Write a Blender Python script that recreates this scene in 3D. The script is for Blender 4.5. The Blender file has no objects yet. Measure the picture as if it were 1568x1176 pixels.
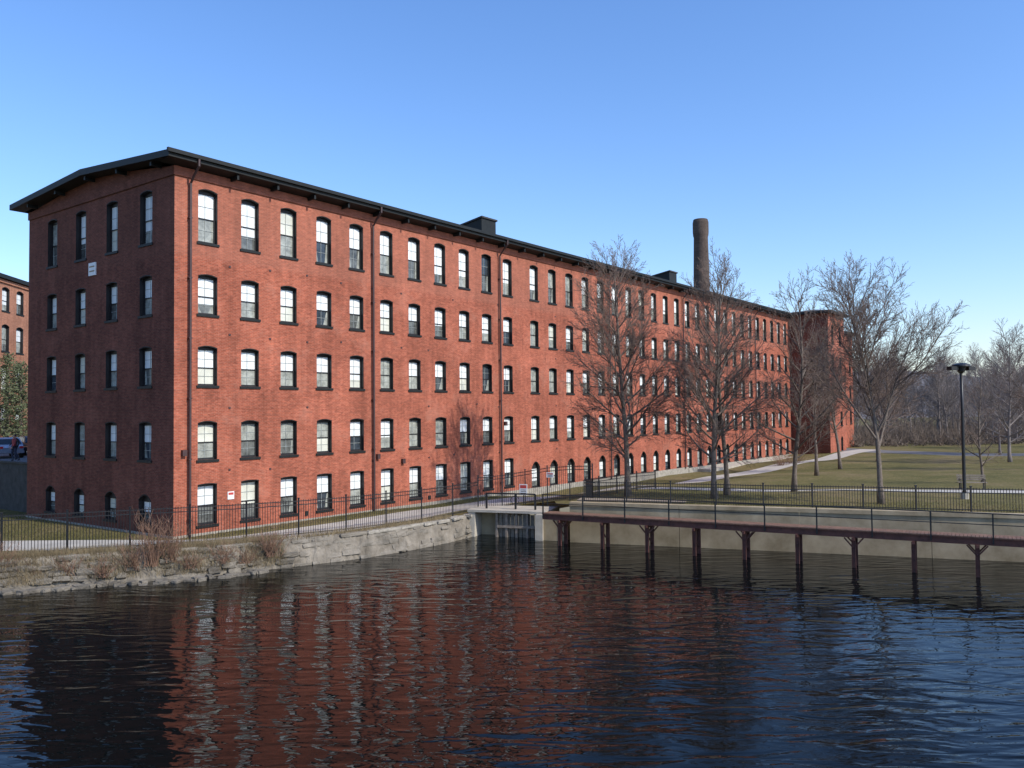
import bpy, math, random
from mathutils import Vector, Matrix
from mathutils.geometry import delaunay_2d_cdt
random.seed(7)
R=random.random
def U(a,b): return a+(b-a)*random.random()
scene=bpy.context.scene
scene.view_settings.view_transform='Standard'
scene.view_settings.look='None'
scene.view_settings.exposure=0

# ---------------------------------------------------------------- materials
def newmat(name):
    m=bpy.data.materials.new(name); m.use_nodes=True
    nt=m.node_tree; b=nt.nodes['Principled BSDF']; return m,nt,b
def N(nt,t,**k):
    n=nt.nodes.new(t)
    for a,v in k.items(): setattr(n,a,v)
    return n
def mat(name,col,rough=0.7,var=0.25,scale=3.0,bump=0.0,bscale=30.0,metal=0.0,spec=0.5,col2=None,detail=6):
    m,nt,b=newmat(name); L=nt.links
    b.inputs['Roughness'].default_value=rough
    b.inputs['Metallic'].default_value=metal
    b.inputs['Specular IOR Level'].default_value=spec
    tc=N(nt,'ShaderNodeTexCoord')
    no=N(nt,'ShaderNodeTexNoise'); no.inputs['Scale'].default_value=scale; no.inputs['Detail'].default_value=detail
    no.inputs['Roughness'].default_value=0.65
    L.new(tc.outputs['Object'],no.inputs['Vector'])
    cr=N(nt,'ShaderNodeValToRGB')
    c2=col2 if col2 else tuple(min(1,c*(1+var)) for c in col)
    c1=tuple(c*(1-var) for c in col) if not col2 else col
    cr.color_ramp.elements[0].position=0.32; cr.color_ramp.elements[1].position=0.68
    cr.color_ramp.elements[0].color=(*c1,1); cr.color_ramp.elements[1].color=(*c2,1)
    L.new(no.outputs['Fac'],cr.inputs['Fac']); L.new(cr.outputs['Color'],b.inputs['Base Color'])
    if bump>0:
        n2=N(nt,'ShaderNodeTexNoise'); n2.inputs['Scale'].default_value=bscale; n2.inputs['Detail'].default_value=4
        L.new(tc.outputs['Object'],n2.inputs['Vector'])
        bp=N(nt,'ShaderNodeBump'); bp.inputs['Strength'].default_value=bump; bp.inputs['Distance'].default_value=0.05
        L.new(n2.outputs['Fac'],bp.inputs['Height']); L.new(bp.outputs['Normal'],b.inputs['Normal'])
    return m
def brickmat(name,ca,cb,mortar,tone=1.0,upper=0.2,patch=0.5):
    m,nt,b=newmat(name); L=nt.links
    b.inputs['Roughness'].default_value=0.9; b.inputs['Specular IOR Level'].default_value=0.2
    tc=N(nt,'ShaderNodeTexCoord'); sp=N(nt,'ShaderNodeSeparateXYZ'); L.new(tc.outputs['Object'],sp.inputs[0])
    ad=N(nt,'ShaderNodeMath',operation='ADD'); L.new(sp.outputs['X'],ad.inputs[0]); L.new(sp.outputs['Y'],ad.inputs[1])
    cx=N(nt,'ShaderNodeCombineXYZ'); L.new(ad.outputs[0],cx.inputs['X']); L.new(sp.outputs['Z'],cx.inputs['Y'])
    br=N(nt,'ShaderNodeTexBrick'); L.new(cx.outputs[0],br.inputs['Vector'])
    br.inputs['Scale'].default_value=1.0; br.inputs['Brick Width'].default_value=0.215; br.inputs['Row Height'].default_value=0.075
    br.inputs['Mortar Size'].default_value=0.009; br.inputs['Mortar Smooth'].default_value=0.2
    br.inputs['Color1'].default_value=(*ca,1); br.inputs['Color2'].default_value=(*cb,1); br.inputs['Mortar'].default_value=(*mortar,1)
    def noise(sc,det,ro,vec):
        n=N(nt,'ShaderNodeTexNoise'); n.inputs['Scale'].default_value=sc; n.inputs['Detail'].default_value=det; n.inputs['Roughness'].default_value=ro
        L.new(vec,n.inputs['Vector']); return n
    def rng(src,a,b_,c,d):
        r=N(nt,'ShaderNodeMapRange'); r.inputs['From Min'].default_value=a; r.inputs['From Max'].default_value=b_; r.inputs['To Min'].default_value=c; r.inputs['To Max'].default_value=d
        L.new(src,r.inputs['Value']); return r
    def mul2(a,b_):
        q=N(nt,'ShaderNodeMath',operation='MULTIPLY'); L.new(a,q.inputs[0]); L.new(b_,q.inputs[1]); return q
    mp=rng(noise(0.22,10,0.72,cx.outputs[0]).outputs['Fac'],0.34,0.66,0.70*tone,1.2*tone)
    mpp=N(nt,'ShaderNodeMapping'); mpp.inputs['Scale'].default_value=(2.2,0.14,1); L.new(cx.outputs[0],mpp.inputs['Vector'])
    mp2=rng(noise(1.0,6,0.6,mpp.outputs[0]).outputs['Fac'],0.35,0.68,0.80,1.1)
    vm=N(nt,'ShaderNodeMapping'); vm.inputs['Scale'].default_value=(4.65,13.3,1); L.new(cx.outputs[0],vm.inputs['Vector'])
    wn=N(nt,'ShaderNodeTexVoronoi'); wn.inputs['Scale'].default_value=1.0; L.new(vm.outputs[0],wn.inputs['Vector'])
    sx=N(nt,'ShaderNodeSeparateColor'); L.new(wn.outputs['Color'],sx.inputs[0])
    mp3=rng(sx.outputs[0],0,1,0.80,1.17)
    mm=mul2(mul2(mp.outputs[0],mp2.outputs[0]).outputs[0],mp3.outputs[0])
    mul=N(nt,'ShaderNodeVectorMath',operation='SCALE'); L.new(br.outputs['Color'],mul.inputs[0]); L.new(mm.outputs[0],mul.inputs['Scale'])
    mr=rng(sp.outputs['Z'],15.0,15.3,0.0,upper)
    mr3=rng(noise(0.45,10,0.78,cx.outputs[0]).outputs['Fac'],0.53,0.72,0,patch)
    mx0=N(nt,'ShaderNodeMath',operation='MAXIMUM'); L.new(mr.outputs[0],mx0.inputs[0]); L.new(mr3.outputs[0],mx0.inputs[1])
    mx=N(nt,'ShaderNodeMix',data_type='RGBA'); L.new(mx0.outputs[0],mx.inputs['Factor']); L.new(mul.outputs[0],mx.inputs['A'])
    mx.inputs['B'].default_value=(0.38*tone,0.18*tone,0.125*tone,1)
    L.new(mx.outputs['Result'],b.inputs['Base Color'])
    bp=N(nt,'ShaderNodeBump'); bp.inputs['Strength'].default_value=0.4; bp.inputs['Distance'].default_value=0.01
    L.new(br.outputs['Fac'],bp.inputs['Height']); bp.invert=True; L.new(bp.outputs['Normal'],b.inputs['Normal'])
    return m
M={}
M['brick']=brickmat('red_brick',(0.41,0.108,0.058),(0.31,0.078,0.044),(0.36,0.17,0.115),1.0,.2,.6)
M['brickend']=brickmat('shade_toned_red_brick',(0.19,0.056,0.036),(0.145,0.042,0.029),(0.16,0.095,0.07),0.95,0.06,0.2)  # darker copy of the brick; shade of camera-facing end walls put into the colour
M['brick2']=brickmat('orange_brick',(0.42,0.17,0.09),(0.36,0.14,0.07),(0.4,0.25,0.18))
M['trim']=mat('dark_trim_paint',(0.012,0.014,0.013),0.6,spec=.3)
M['casing']=mat('window_casing_paint',(0.013,0.012,0.013),0.55)
M['muntin']=mat('muntin_paint',(0.30,0.32,0.30),0.5)
M['roof']=mat('roof_membrane',(0.04,0.04,0.04),0.9)
M['blind']=mat('blind_behind_glass',(0.76,0.79,0.77),0.12,0.10,1.2)
M['blind2']=mat('cream_blind_behind_glass',(0.62,0.62,0.52),0.12,0.15,1.5)
M['greyg']=mat('curtain_behind_glass',(0.11,0.115,0.105),0.08,0.6,2.0)
M['greyg2']=mat('pale_curtain_behind_glass',(0.30,0.31,0.27),0.1,0.45,2.5)
M['darkg']=mat('dark_glass',(0.04,0.05,0.06),0.05,0.5,2.0)
M['pipe']=mat('downspout_metal',(0.055,0.028,0.025),0.5)
M['granite']=mat('granite',(0.30,0.27,0.22),0.85,0.3,4,0.3)
M['iron']=mat('black_iron',(0.012,0.012,0.013),0.45)
M['rust']=mat('rust_red_steel',(0.11,0.040,0.028),0.7,0.35,3,0.1)
M['conc']=mat('concrete',(0.23,0.175,0.10),0.9,0.3,0.9,0.2,col2=(0.40,0.32,0.205),detail=9)
M['conclight']=mat('light_concrete',(0.40,0.36,0.29),0.9,0.2,1.2,0.2)
M['darkwall']=mat('shadow_toned_stone_wall',(0.05,0.05,0.045),0.95,0.35,2,0.4)  # shadow below the parked cars is put into this dark stone colour
M['wood']=mat('weathered_wood',(0.24,0.195,0.15),0.85,0.3,6,0.2)
M['deck']=mat('stained_deck_wood',(0.16,0.085,0.052),0.85,0.35,5,0.2)
M['stone']=mat('field_stone',(0.065,0.055,0.042),0.95,0.4,1.1,0.8,14,col2=(0.23,0.20,0.155),detail=9)
M['flagst']=mat('bank_flagstone',(0.10,0.088,0.068),0.95,0.4,1.3,0.6,14,col2=(0.27,0.235,0.185),detail=9)
M['mortar']=mat('bank_mortar',(0.10,0.083,0.06),0.95,0.35,1.3,0.8,9,col2=(0.26,0.225,0.175),detail=10)
M['earth']=mat('bank_earth',(0.085,0.07,0.045),0.95,0.4,3,0.6,12)
M['path']=mat('path_concrete',(0.40,0.37,0.32),0.9,0.15,1.0,0.15)
M['asphalt']=mat('asphalt',(0.13,0.125,0.125),0.9,0.2,1.0,0.2)
M['bark']=mat('grey_bark',(0.10,0.078,0.06),0.9,0.35,6,0.5,40,col2=(0.21,0.165,0.13))
M['twig']=mat('twig_bark',(0.15,0.105,0.082),0.9,0.3,1.0)
M['barkd']=mat('haze_toned_bark',(0.21,0.18,0.165),0.95,0.3,0.5)  # lighter bark colour stands in for aerial haze on far trees
M['brush']=mat('underbrush_stems',(0.13,0.10,0.078),0.95,0.3,0.5)
M['shrub']=mat('shrub_stem',(0.17,0.095,0.06),0.9,0.3,2)
M['dry']=mat('dry_grass',(0.25,0.19,0.105),0.9,0.35,2)
M['leafg']=mat('evergreen_needles',(0.085,0.105,0.045),0.8,0.5,1.5)
M['signw']=mat('sign_white',(0.72,0.72,0.69),0.5,0.05)
M['signr']=mat('sign_red',(0.45,0.05,0.04),0.5,0.05)
M['hill']=mat('haze_toned_wooded_hill',(0.12,0.11,0.11),0.95,0.3,0.05)  # distance haze is painted into the hill colour
M['chim']=brickmat('chimney_brick',(0.115,0.085,0.068),(0.085,0.062,0.05),(0.14,0.115,0.10),1.0,0.0,0.0)
def grassmat():
    m,nt,b=newmat('lawn_grass'); L=nt.links
    b.inputs['Roughness'].default_value=0.95; b.inputs['Specular IOR Level'].default_value=0.1
    tc=N(nt,'ShaderNodeTexCoord')
    n1=N(nt,'ShaderNodeTexNoise'); n1.inputs['Scale'].default_value=0.14; n1.inputs['Detail'].default_value=10; n1.inputs['Roughness'].default_value=0.75
    n2=N(nt,'ShaderNodeTexNoise'); n2.inputs['Scale'].default_value=6; n2.inputs['Detail'].default_value=6
    L.new(tc.outputs['Object'],n1.inputs['Vector']); L.new(tc.outputs['Object'],n2.inputs['Vector'])
    cr=N(nt,'ShaderNodeValToRGB'); e=cr.color_ramp.elements
    e[0].position=0.36; e[0].color=(0.090,0.086,0.030,1); e[1].position=0.66; e[1].color=(0.20,0.150,0.080,1)
    k=e.new(0.5); k.color=(0.135,0.116,0.045,1)
    L.new(n1.outputs['Fac'],cr.inputs['Fac'])
    mr=N(nt,'ShaderNodeMapRange'); mr.inputs['From Min'].default_value=0.3; mr.inputs['From Max'].default_value=0.7; mr.inputs['To Min'].default_value=0.6; mr.inputs['To Max'].default_value=1.3
    L.new(n2.outputs['Fac'],mr.inputs['Value'])
    s=N(nt,'ShaderNodeVectorMath',operation='SCALE'); L.new(cr.outputs['Color'],s.inputs[0]); L.new(mr.outputs[0],s.inputs['Scale'])
    L.new(s.outputs[0],b.inputs['Base Color'])
    bp=N(nt,'ShaderNodeBump'); bp.inputs['Strength'].default_value=0.6; bp.inputs['Distance'].default_value=0.05
    L.new(n2.outputs['Fac'],bp.inputs['Height']); L.new(bp.outputs['Normal'],b.inputs['Normal'])
    return m
M['grass']=grassmat()
def watermat():
    m,nt,b=newmat('pond_water'); L=nt.links
    b.inputs['Base Color'].default_value=(0.003,0.004,0.004,1)
    b.inputs['Roughness'].default_value=0.02; b.inputs['IOR'].default_value=1.23
    tc=N(nt,'ShaderNodeTexCoord')
    def noise(sx,sy,sc,det,rot=0,dist=0.5):
        mp=N(nt,'ShaderNodeMapping'); mp.inputs['Scale'].default_value=(sx,sy,1); mp.inputs['Rotation'].default_value=(0,0,rot)
        L.new(tc.outputs['Object'],mp.inputs['Vector'])
        n=N(nt,'ShaderNodeTexNoise'); n.inputs['Scale'].default_value=sc; n.inputs['Detail'].default_value=det; n.inputs['Roughness'].default_value=0.45
        n.inputs['Distortion'].default_value=dist
        L.new(mp.outputs[0],n.inputs['Vector']); return n
    a=noise(0.6,1.7,0.95,1.0,0.30,0.9); c=noise(1,2.2,3.0,1.0,-0.2)
    p=N(nt,'ShaderNodeTexNoise'); p.inputs['Scale'].default_value=0.055; p.inputs['Detail'].default_value=3; L.new(tc.outputs['Object'],p.inputs['Vector'])
    pr=N(nt,'ShaderNodeMapRange'); pr.inputs['From Min'].default_value=0.38; pr.inputs['From Max'].default_value=0.62; pr.inputs['To Min'].default_value=0.4; pr.inputs['To Max'].default_value=1.0
    L.new(p.outputs['Fac'],pr.inputs['Value'])
    b1=N(nt,'ShaderNodeBump'); b1.inputs['Distance'].default_value=0.082; L.new(pr.outputs[0],b1.inputs['Strength']); L.new(a.outputs['Fac'],b1.inputs['Height'])
    b2=N(nt,'ShaderNodeBump'); b2.inputs['Distance'].default_value=0.009; L.new(pr.outputs[0],b2.inputs['Strength']); L.new(c.outputs['Fac'],b2.inputs['Height'])
    L.new(b1.outputs['Normal'],b2.inputs['Normal']); L.new(b2.outputs['Normal'],b.inputs['Normal'])
    return m
M['water']=watermat()

# ---------------------------------------------------------------- mesh helpers
class MB:
    def __init__(s): s.v=[]; s.f=[]; s.m=[]; s.mats=[]
    def mi(s,k):
        if k not in s.mats: s.mats.append(k)
        return s.mats.index(k)
    def face(s,pts,k):
        b=len(s.v); s.v.extend(pts); s.f.append(tuple(range(b,b+len(pts)))); s.m.append(s.mi(k))
    def box(s,x0,x1,y0,y1,z0,z1,k):
        s.hexa([(x0,y0,z0),(x1,y0,z0),(x1,y1,z0),(x0,y1,z0),(x0,y0,z1),(x1,y0,z1),(x1,y1,z1),(x0,y1,z1)],k)
    def hexa(s,p,k):
        b=len(s.v); s.v.extend(p); i=s.mi(k)
        for f in ((0,3,2,1),(4,5,6,7),(0,1,5,4),(1,2,6,5),(2,3,7,6),(3,0,4,7)):
            s.f.append(tuple(b+j for j in f)); s.m.append(i)
    def beam(s,a,c,w,h,k):
        a=Vector(a); c=Vector(c); d=(c-a)
        if d.length<1e-6: return
        d.normalize(); up=Vector((0,0,1)) if abs(d.z)<0.95 else Vector((0,1,0))
        sd=d.cross(up).normalized()*w/2; u=sd.cross(d).normalized()*h/2
        s.hexa([tuple(q) for q in (a-sd-u,a+sd-u,c+sd-u,c-sd-u,a-sd+u,a+sd+u,c+sd+u,c-sd+u)],k)
    def tube(s,pts,rad,sides,k,cap=True):
        b=len(s.v); n=len(pts); i=s.mi(k); prev=None
        for j,p in enumerate(pts):
            d=(pts[min(j+1,n-1)]-pts[max(j-1,0)])
            if d.length<1e-9: d=Vector((0,0,1))
            d.normalize()
            ref=prev if prev is not None else (Vector((1,0,0)) if abs(d.x)<0.9 else Vector((0,1,0)))
            x=(ref-d*ref.dot(d))
            if x.length<1e-5: x=d.orthogonal()
            x.normalize(); prev=x; y=d.cross(x); r=rad[j]
            for q in range(sides):
                a=2*math.pi*q/sides; s.v.append(tuple(p+x*(r*math.cos(a))+y*(r*math.sin(a))))
        for j in range(n-1):
            for q in range(sides):
                q2=(q+1)%sides; s.f.append((b+j*sides+q,b+j*sides+q2,b+(j+1)*sides+q2,b+(j+1)*sides+q)); s.m.append(i)
        if cap:
            s.f.append(tuple(b+(n-1)*sides+q for q in range(sides))); s.m.append(i)
            s.f.append(tuple(b+q for q in reversed(range(sides)))); s.m.append(i)
    def mesh(s,name,smooth=False):
        me=bpy.data.meshes.new(name); me.from_pydata(s.v,[],s.f)
        for k in s.mats: me.materials.append(M[k])
        me.polygons.foreach_set('material_index',s.m)
        if smooth: me.polygons.foreach_set('use_smooth',[True]*len(s.f))
        me.update(); return me
    def obj(s,name,parent=None,smooth=False):
        o=bpy.data.objects.new(name,s.mesh(name,smooth)); scene.collection.objects.link(o)
        if parent: o.parent=parent
        return o
def empty(name,loc=(0,0,0),rz=0):
    e=bpy.data.objects.new(name,None); e.empty_display_size=0.5; e.location=loc; e.rotation_euler=(0,0,rz); scene.collection.objects.link(e); return e

# ---------------------------------------------------------------- frames
D1=Vector((0.599,0.801)); D2=Vector((-0.801,0.599)); C=Vector((-16.5,40.8)); ANG=math.atan2(0.801,0.599)
def W(s,t): return C+D1*s+D2*t

# ---------------------------------------------------------------- terrain
CP=[(-16,40,1.2),(-30,38,1.2),(-45,35,1.2),(-22,37,1.2),(-12,41,1.2),(-8,44,1.2),(-5,47,1.2),(-3.5,50,1.25),(-5,55,1.1),
(1.5,64.8,.75),(10.5,76.8,.6),(19.4,88.9,.7),(31.4,104.9,.9),(-1,58,1.2),
(3,47,2.05),(6,46,2.1),(10,44.8,2.1),(17,42.4,2.1),(24,40,2.1),(35,36,2.1),(50,31,2.1),
(15,57,1.75),(32,53,1.9),(25,65,1.6),(45,60,1.9),(60,80,1.8),(40,90,1.4),(50,110,1.5),(80,110,1.8),(100,60,2),(-40,45,1.2),(-60,60,1.3),
(8,55,1.8),(150,200,3),(0,250,3),(-150,150,3),(200,50,3),(-150,0,2),(0,-150,2),(150,-100,2),(20,50,2.0),(11,51,1.95)]
def gz(x,y):
    sw=0;sz=0
    for a,b,c in CP:
        w=1.0/((x-a)**2+(y-b)**2+2.0)**1.6; sw+=w; sz+=w*c
    z=sz/sw
    d=math.hypot(x,y)
    if d>300: z+=(d-300)*0.012
    return z
F=[(-80,19.5),(-45,29.5),(-22,36.0),(-19.6,36.9),(-14.5,38.9),(-12.1,40.1),(-9.8,41.6),(-7.9,43.1),(-6.0,45.2),(-3.9,47.6),(-2.1,50.3)]
S=[(-80,17.0),(-45,27.3),(-21.3,34.3),(-18.3,35.6),(-13.9,37.1),(-11.2,38.9),(-9.0,40.4),(-7.1,41.9),(-5.0,44.3),(-3.2,46.9),(-2.4,48.9)]
def cat(P,sub):
    out=[]; n=len(P)
    for i in range(n-1):
        p0=Vector(P[max(i-1,0)]);p1=Vector(P[i]);p2=Vector(P[i+1]);p3=Vector(P[min(i+2,n-1)])
        k=sub if (p2-p1).length<15 else sub*3
        for j in range(k):
            t=j/k
            if (p2-p1).length>15 or (p1-p0).length>15: q=p1.lerp(p2,t)
            else: q=0.5*((2*p1)+(p2-p0)*t+(2*p0-5*p1+4*p2-p3)*t*t+(3*p1-p0-3*p2+p3)*t**3)
            out.append(q)
    out.append(Vector(P[-1])); return out
Ff=cat(F,6); Sf=cat(S,6)
Tf=[f.lerp(s,0.3) for f,s in zip(Ff,Sf)]
WL0=Vector((3.1,46.4)); WL1=Vector((60,26.15)); WLd=(WL1-WL0).normalized(); WLn=Vector((-WLd.y,WLd.x))
if WLn.y<0: WLn=-WLn
pond=[tuple(p) for p in Tf]+[(-2.1,51.4),(2.45,49.9),(2.45,46.95)]+[tuple(WL0+WLn*0.2),tuple(WL1+WLn*0.2),(60,-60),(-80,-60)]
def ribbon(cl,w):
    cl=[Vector(c) for c in cl]; L_=[];R_=[]
    for i,c in enumerate(cl):
        d=(cl[min(i+1,len(cl)-1)]-cl[max(i-1,0)]).normalized(); n=Vector((-d.y,d.x))
        L_.append(tuple(c+n*w/2)); R_.append(tuple(c-n*w/2))
    return L_+R_[::-1]
path1=ribbon(cat([(-70,30),(-45,35.5),(-27,39.3),(-20,39.3),(-14.3,39.4),(-9.6,44.2),(-6.2,49.0),(-3.2,53.6),(3,60.2),(12,69.5),(24,85),(36,100),(50,117)],4),3.0)
path2=ribbon(cat([(6.5,62.0),(14.3,57.5),(23,54.6),(32,52.5),(60,46),(120,34)],3),1.9)
road=ribbon(cat([(44,128),(48,112),(56,101),(72,94),(100,88),(160,80)],3),6.5)
polys=[('pond',pond),('footpath',path1),('footpath',path2),('road',road)]
def pip(x,y,P):
    ins=False; j=len(P)-1
    for i in range(len(P)):
        xi,yi=P[i];xj,yj=P[j]
        if ((yi>y)!=(yj>y)) and (x<(xj-xi)*(y-yi)/(yj-yi)+xi): ins=not ins
        j=i
    return ins
V2=[];E2=[]
for nm,P in polys:
    b=len(V2); V2+= [Vector(p) for p in P]; E2+=[(b+i,b+(i+1)%len(P)) for i in range(len(P))]
def grid(x0,x1,y0,y1,st,ex=None):
    x=x0
    while x<=x1:
        y=y0
        while y<=y1:
            if not(ex and ex[0]<x<ex[1] and ex[2]<y<ex[3]):
                V2.append(Vector((x+U(-.2,.2)*st,y+U(-.2,.2)*st)))
            y+=st
        x+=st
grid(-52,64,27,112,2.0)
grid(-220,240,-80,260,14,(-54,66,25,114))
grid(-1800,1800,-900,2400,150,(-230,250,-90,270))
r=delaunay_2d_cdt(V2,E2,[],0,1e-4)
vs,fs=r[0],r[2]
gv=[(v.x,v.y,gz(v.x,v.y)) for v in vs]
groups={'ground':[], 'footpath':[], 'road':[]}
for f in fs:
    cx=sum(vs[i].x for i in f)/3; cy=sum(vs[i].y for i in f)/3
    if pip(cx,cy,pond): continue
    g='ground'
    for nm,P in polys[1:]:
        if pip(cx,cy,P): g=nm; break
    groups[g].append(f)
for g,mk in (('ground','grass'),('footpath','path'),('road','asphalt')):
    used={};vv=[];ff=[]
    for f in groups[g]:
        t=[]
        for i in f:
            if i not in used: used[i]=len(vv); vv.append(gv[i])
            t.append(used[i])
        ff.append(t)
    me=bpy.data.meshes.new(g); me.from_pydata(vv,[],ff); me.materials.append(M[mk])
    me.polygons.foreach_set('use_smooth',[True]*len(ff)); me.update()
    o=bpy.data.objects.new(g,me); scene.collection.objects.link(o)
mb=MB(); mb.face([(-82,-62,0),(62,-62,0),(62,52,0),(-82,52,0)],'water'); mb.obj('pond_water')
mb=MB(); mb.face([(-84,-64,-2.5),(64,-64,-2.5),(64,54,-2.5),(-84,54,-2.5)],'earth'); mb.obj('pond_bed')

# ---------------------------------------------------------------- stone bank
bank=empty('stone_bank_wall')
mb=MB()
rows=9
pts=[]
SS=[];TT_=[]
for i in range(len(Sf)-1):
    for k in range(3):
        SS.append(Sf[i].lerp(Sf[i+1],k/3)); TT_.append(Tf[i].lerp(Tf[i+1],k/3))
SS.append(Sf[-1]); TT_.append(Tf[-1])
for i,(s,t) in enumerate(zip(SS,TT_)):
    col=[]
    for j in range(rows+1):
        u=j/rows
        xy=s.lerp(t,u**1.5); zt=gz(t.x,t.y)+0.03
        z=-1.2+(zt+1.2)*min(1,u*1.15) if j<rows else zt
        col.append((xy.x+U(-.06,.06)*(j<rows),xy.y+U(-.06,.06)*(j<rows),z if j==rows else min(zt,z+U(-.06,.06))))
    pts.append(col)
for i in range(len(pts)-1):
    for j in range(rows): mb.face([pts[i][j],pts[i+1][j],pts[i+1][j+1],pts[i][j+1]],'mortar')
mb.obj('mortar_core',bank)
def stone(mb,c,sx,sy,sz,ang,k='stone',tilt=0.0,rnd=.35,jit=.07):
    b=len(mb.v); ix={} ; n=3
    mat3=Matrix.Rotation(ang,3,'Z')@Matrix.Rotation(tilt,3,'X')
    def vid(i,j,l):
        if (i,j,l) in ix: return ix[(i,j,l)]
        p=Vector((i/n*2-1,j/n*2-1,l/n*2-1)); q=p.normalized()*1.12; p=p.lerp(q,rnd)+Vector((U(-jit,jit),U(-jit,jit),U(-jit,jit)))
        p=Vector((p.x*sx/2,p.y*sy/2,p.z*sz/2)); p=mat3@p+c
        ix[(i,j,l)]=len(mb.v); mb.v.append(tuple(p)); return ix[(i,j,l)]
    m=mb.mi(k)
    for a in range(n):
        for d in range(n):
            for q in ([(a,d,0),(a,d+1,0),(a+1,d+1,0),(a+1,d,0)],[(a,d,n),(a+1,d,n),(a+1,d+1,n),(a,d+1,n)],
                      [(a,0,d),(a+1,0,d),(a+1,0,d+1),(a,0,d+1)],[(a,n,d),(a,n,d+1),(a+1,n,d+1),(a+1,n,d)],
                      [(0,a,d),(0,a,d+1),(0,a+1,d+1),(0,a+1,d)],[(n,a,d),(n,a+1,d),(n,a+1,d+1),(n,a,d+1)]):
                mb.f.append(tuple(vid(*t) for t in q)); mb.m.append(m)
def along(P):
    L=[0]
    for a,b in zip(P,P[1:]): L.append(L[-1]+(b-a).length)
    def f(d):
        d=max(0,min(L[-1]-1e-6,d))
        for i in range(len(P)-1):
            if L[i+1]>=d:
                u=(d-L[i])/max(1e-9,L[i+1]-L[i]); return i,u
        return len(P)-2,1
    return L[-1],f
Ls,fs_=along(Sf)
def ufor(z,zt):
    q=(z+1.2)/(zt+1.2)/1.15
    return max(0,min(1,q))**1.5
mb=MB()
for row,(zc,hh) in enumerate(((0.0,0.30),(0.27,0.27),(0.52,0.26),(0.76,0.24),(0.98,0.22))):
    d=36.0+U(0,.5)
    while d<Ls:
        i,u=fs_(d); right=Sf[i].x>-10.5+U(-2.6,2.2)
        w=U(0.35,1.2) if right else U(.3,1.0)
        i,u=fs_(d+w/2); s=Sf[i].lerp(Sf[i+1],u); t=Tf[i].lerp(Tf[i+1],u)
        dr=(Sf[i+1]-Sf[i]).normalized(); ang=math.atan2(dr.y,dr.x)
        zt=gz(t.x,t.y); z=zc*zt/1.2+U(-.03,.03)*(2 if right else 2.6)
        p=s.lerp(t,ufor(z,zt)); out=(s-t).normalized()
        emb=U(.13,.22) if right else U(-.02,.18)
        p=p-out*emb
        if R()>(0.38 if right else 0.3):
            stone(mb,Vector((p.x,p.y,z)),w*.99,0.42,hh*U(.75,1.15),ang+U(-.05,.05)*(1 if right else 4),k='flagst' if right else 'stone',tilt=-U(.15,.55) if right else -U(-.1,.6),rnd=.28 if right else .4,jit=.08 if right else .11)
        d+=w
d=36.0
while d<Ls-.3:
    w=U(.7,1.8); i,u=fs_(d+w/2); s=Sf[i].lerp(Sf[i+1],u); t=Tf[i].lerp(Tf[i+1],u); dr=(Sf[i+1]-Sf[i]).normalized(); ang=math.atan2(dr.y,dr.x); zt=gz(t.x,t.y)
    p=s.lerp(t,.93)
    if s.x>-8 or R()<.4: stone(mb,Vector((p.x,p.y,zt-.05)),w*.98,.5,.17,ang+U(-.03,.03),k='granite' if s.x>-7.5 else 'flagst',tilt=U(-.06,.02),rnd=.14,jit=.05)
    d+=w
for _ in range(230):
    d=U(56,Ls-14); i,u=fs_(d); s=Sf[i].lerp(Sf[i+1],u); t=Tf[i].lerp(Tf[i+1],u)
    q=s.lerp(t,U(-.40,.1)); stone(mb,Vector((q.x,q.y,U(-.12,.05))),U(.15,.6),U(.15,.5),U(.15,.3),U(0,3))
mb.obj('stones',bank)

# ---------------------------------------------------------------- iron fences
def fence(name,P,h,post=2.5,pick=0.125,z0=0.04):
    mb=MB(); P=[Vector(p) for p in P]; L,f=along(P)
    def at(d):
        i,u=f(d); p=P[i].lerp(P[i+1],u); return p
    n=max(1,round(L/post)); st=L/n
    pos=[at(k*st) for k in range(n+1)]; zz=[gz(p.x,p.y)+z0 for p in pos]
    for p,z in zip(pos,zz):
        mb.box(p.x-.035,p.x+.035,p.y-.035,p.y+.035,z-0.35,z+h+0.08,'iron')
        mb.box(p.x-.05,p.x+.05,p.y-.05,p.y+.05,z+h+0.08,z+h+0.12,'iron')
    for k in range(n):
        a,b=pos[k],pos[k+1]; za,zb=zz[k],zz[k+1]
        for hh in (0.12,h-0.22,h-0.04):
            mb.beam((a.x,a.y,za+hh),(b.x,b.y,zb+hh),0.03,0.04,'iron')
        m=int(st/pick)
        for j in range(1,m):
            u=j/m; x=a.x+(b.x-a.x)*u; y=a.y+(b.y-a.y)*u; z=za+(zb-za)*u; w=.0105
            mb.box(x-w,x+w,y-w,y+w,z+0.05,z+h+0.03,'iron')
    return mb.obj(name)
fence('iron_fence',[p for p in Ff[10:]],1.75)
fence('iron_fence',[(-2.1,50.4),(0.3,50.9),(2.9,49.6),(4.6,48.6)],2.0,post=1.6)
fo=[WL0+WLn*0.95+WLd*k for k in (0.6,56)]
fence('iron_fence',fo,1.15,post=2.4)
fence('iron_fence',[(4.6,48.6),(4.2,50.5),(5.8,54.0),(10,59.0)],1.15,post=2.4)

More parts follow.
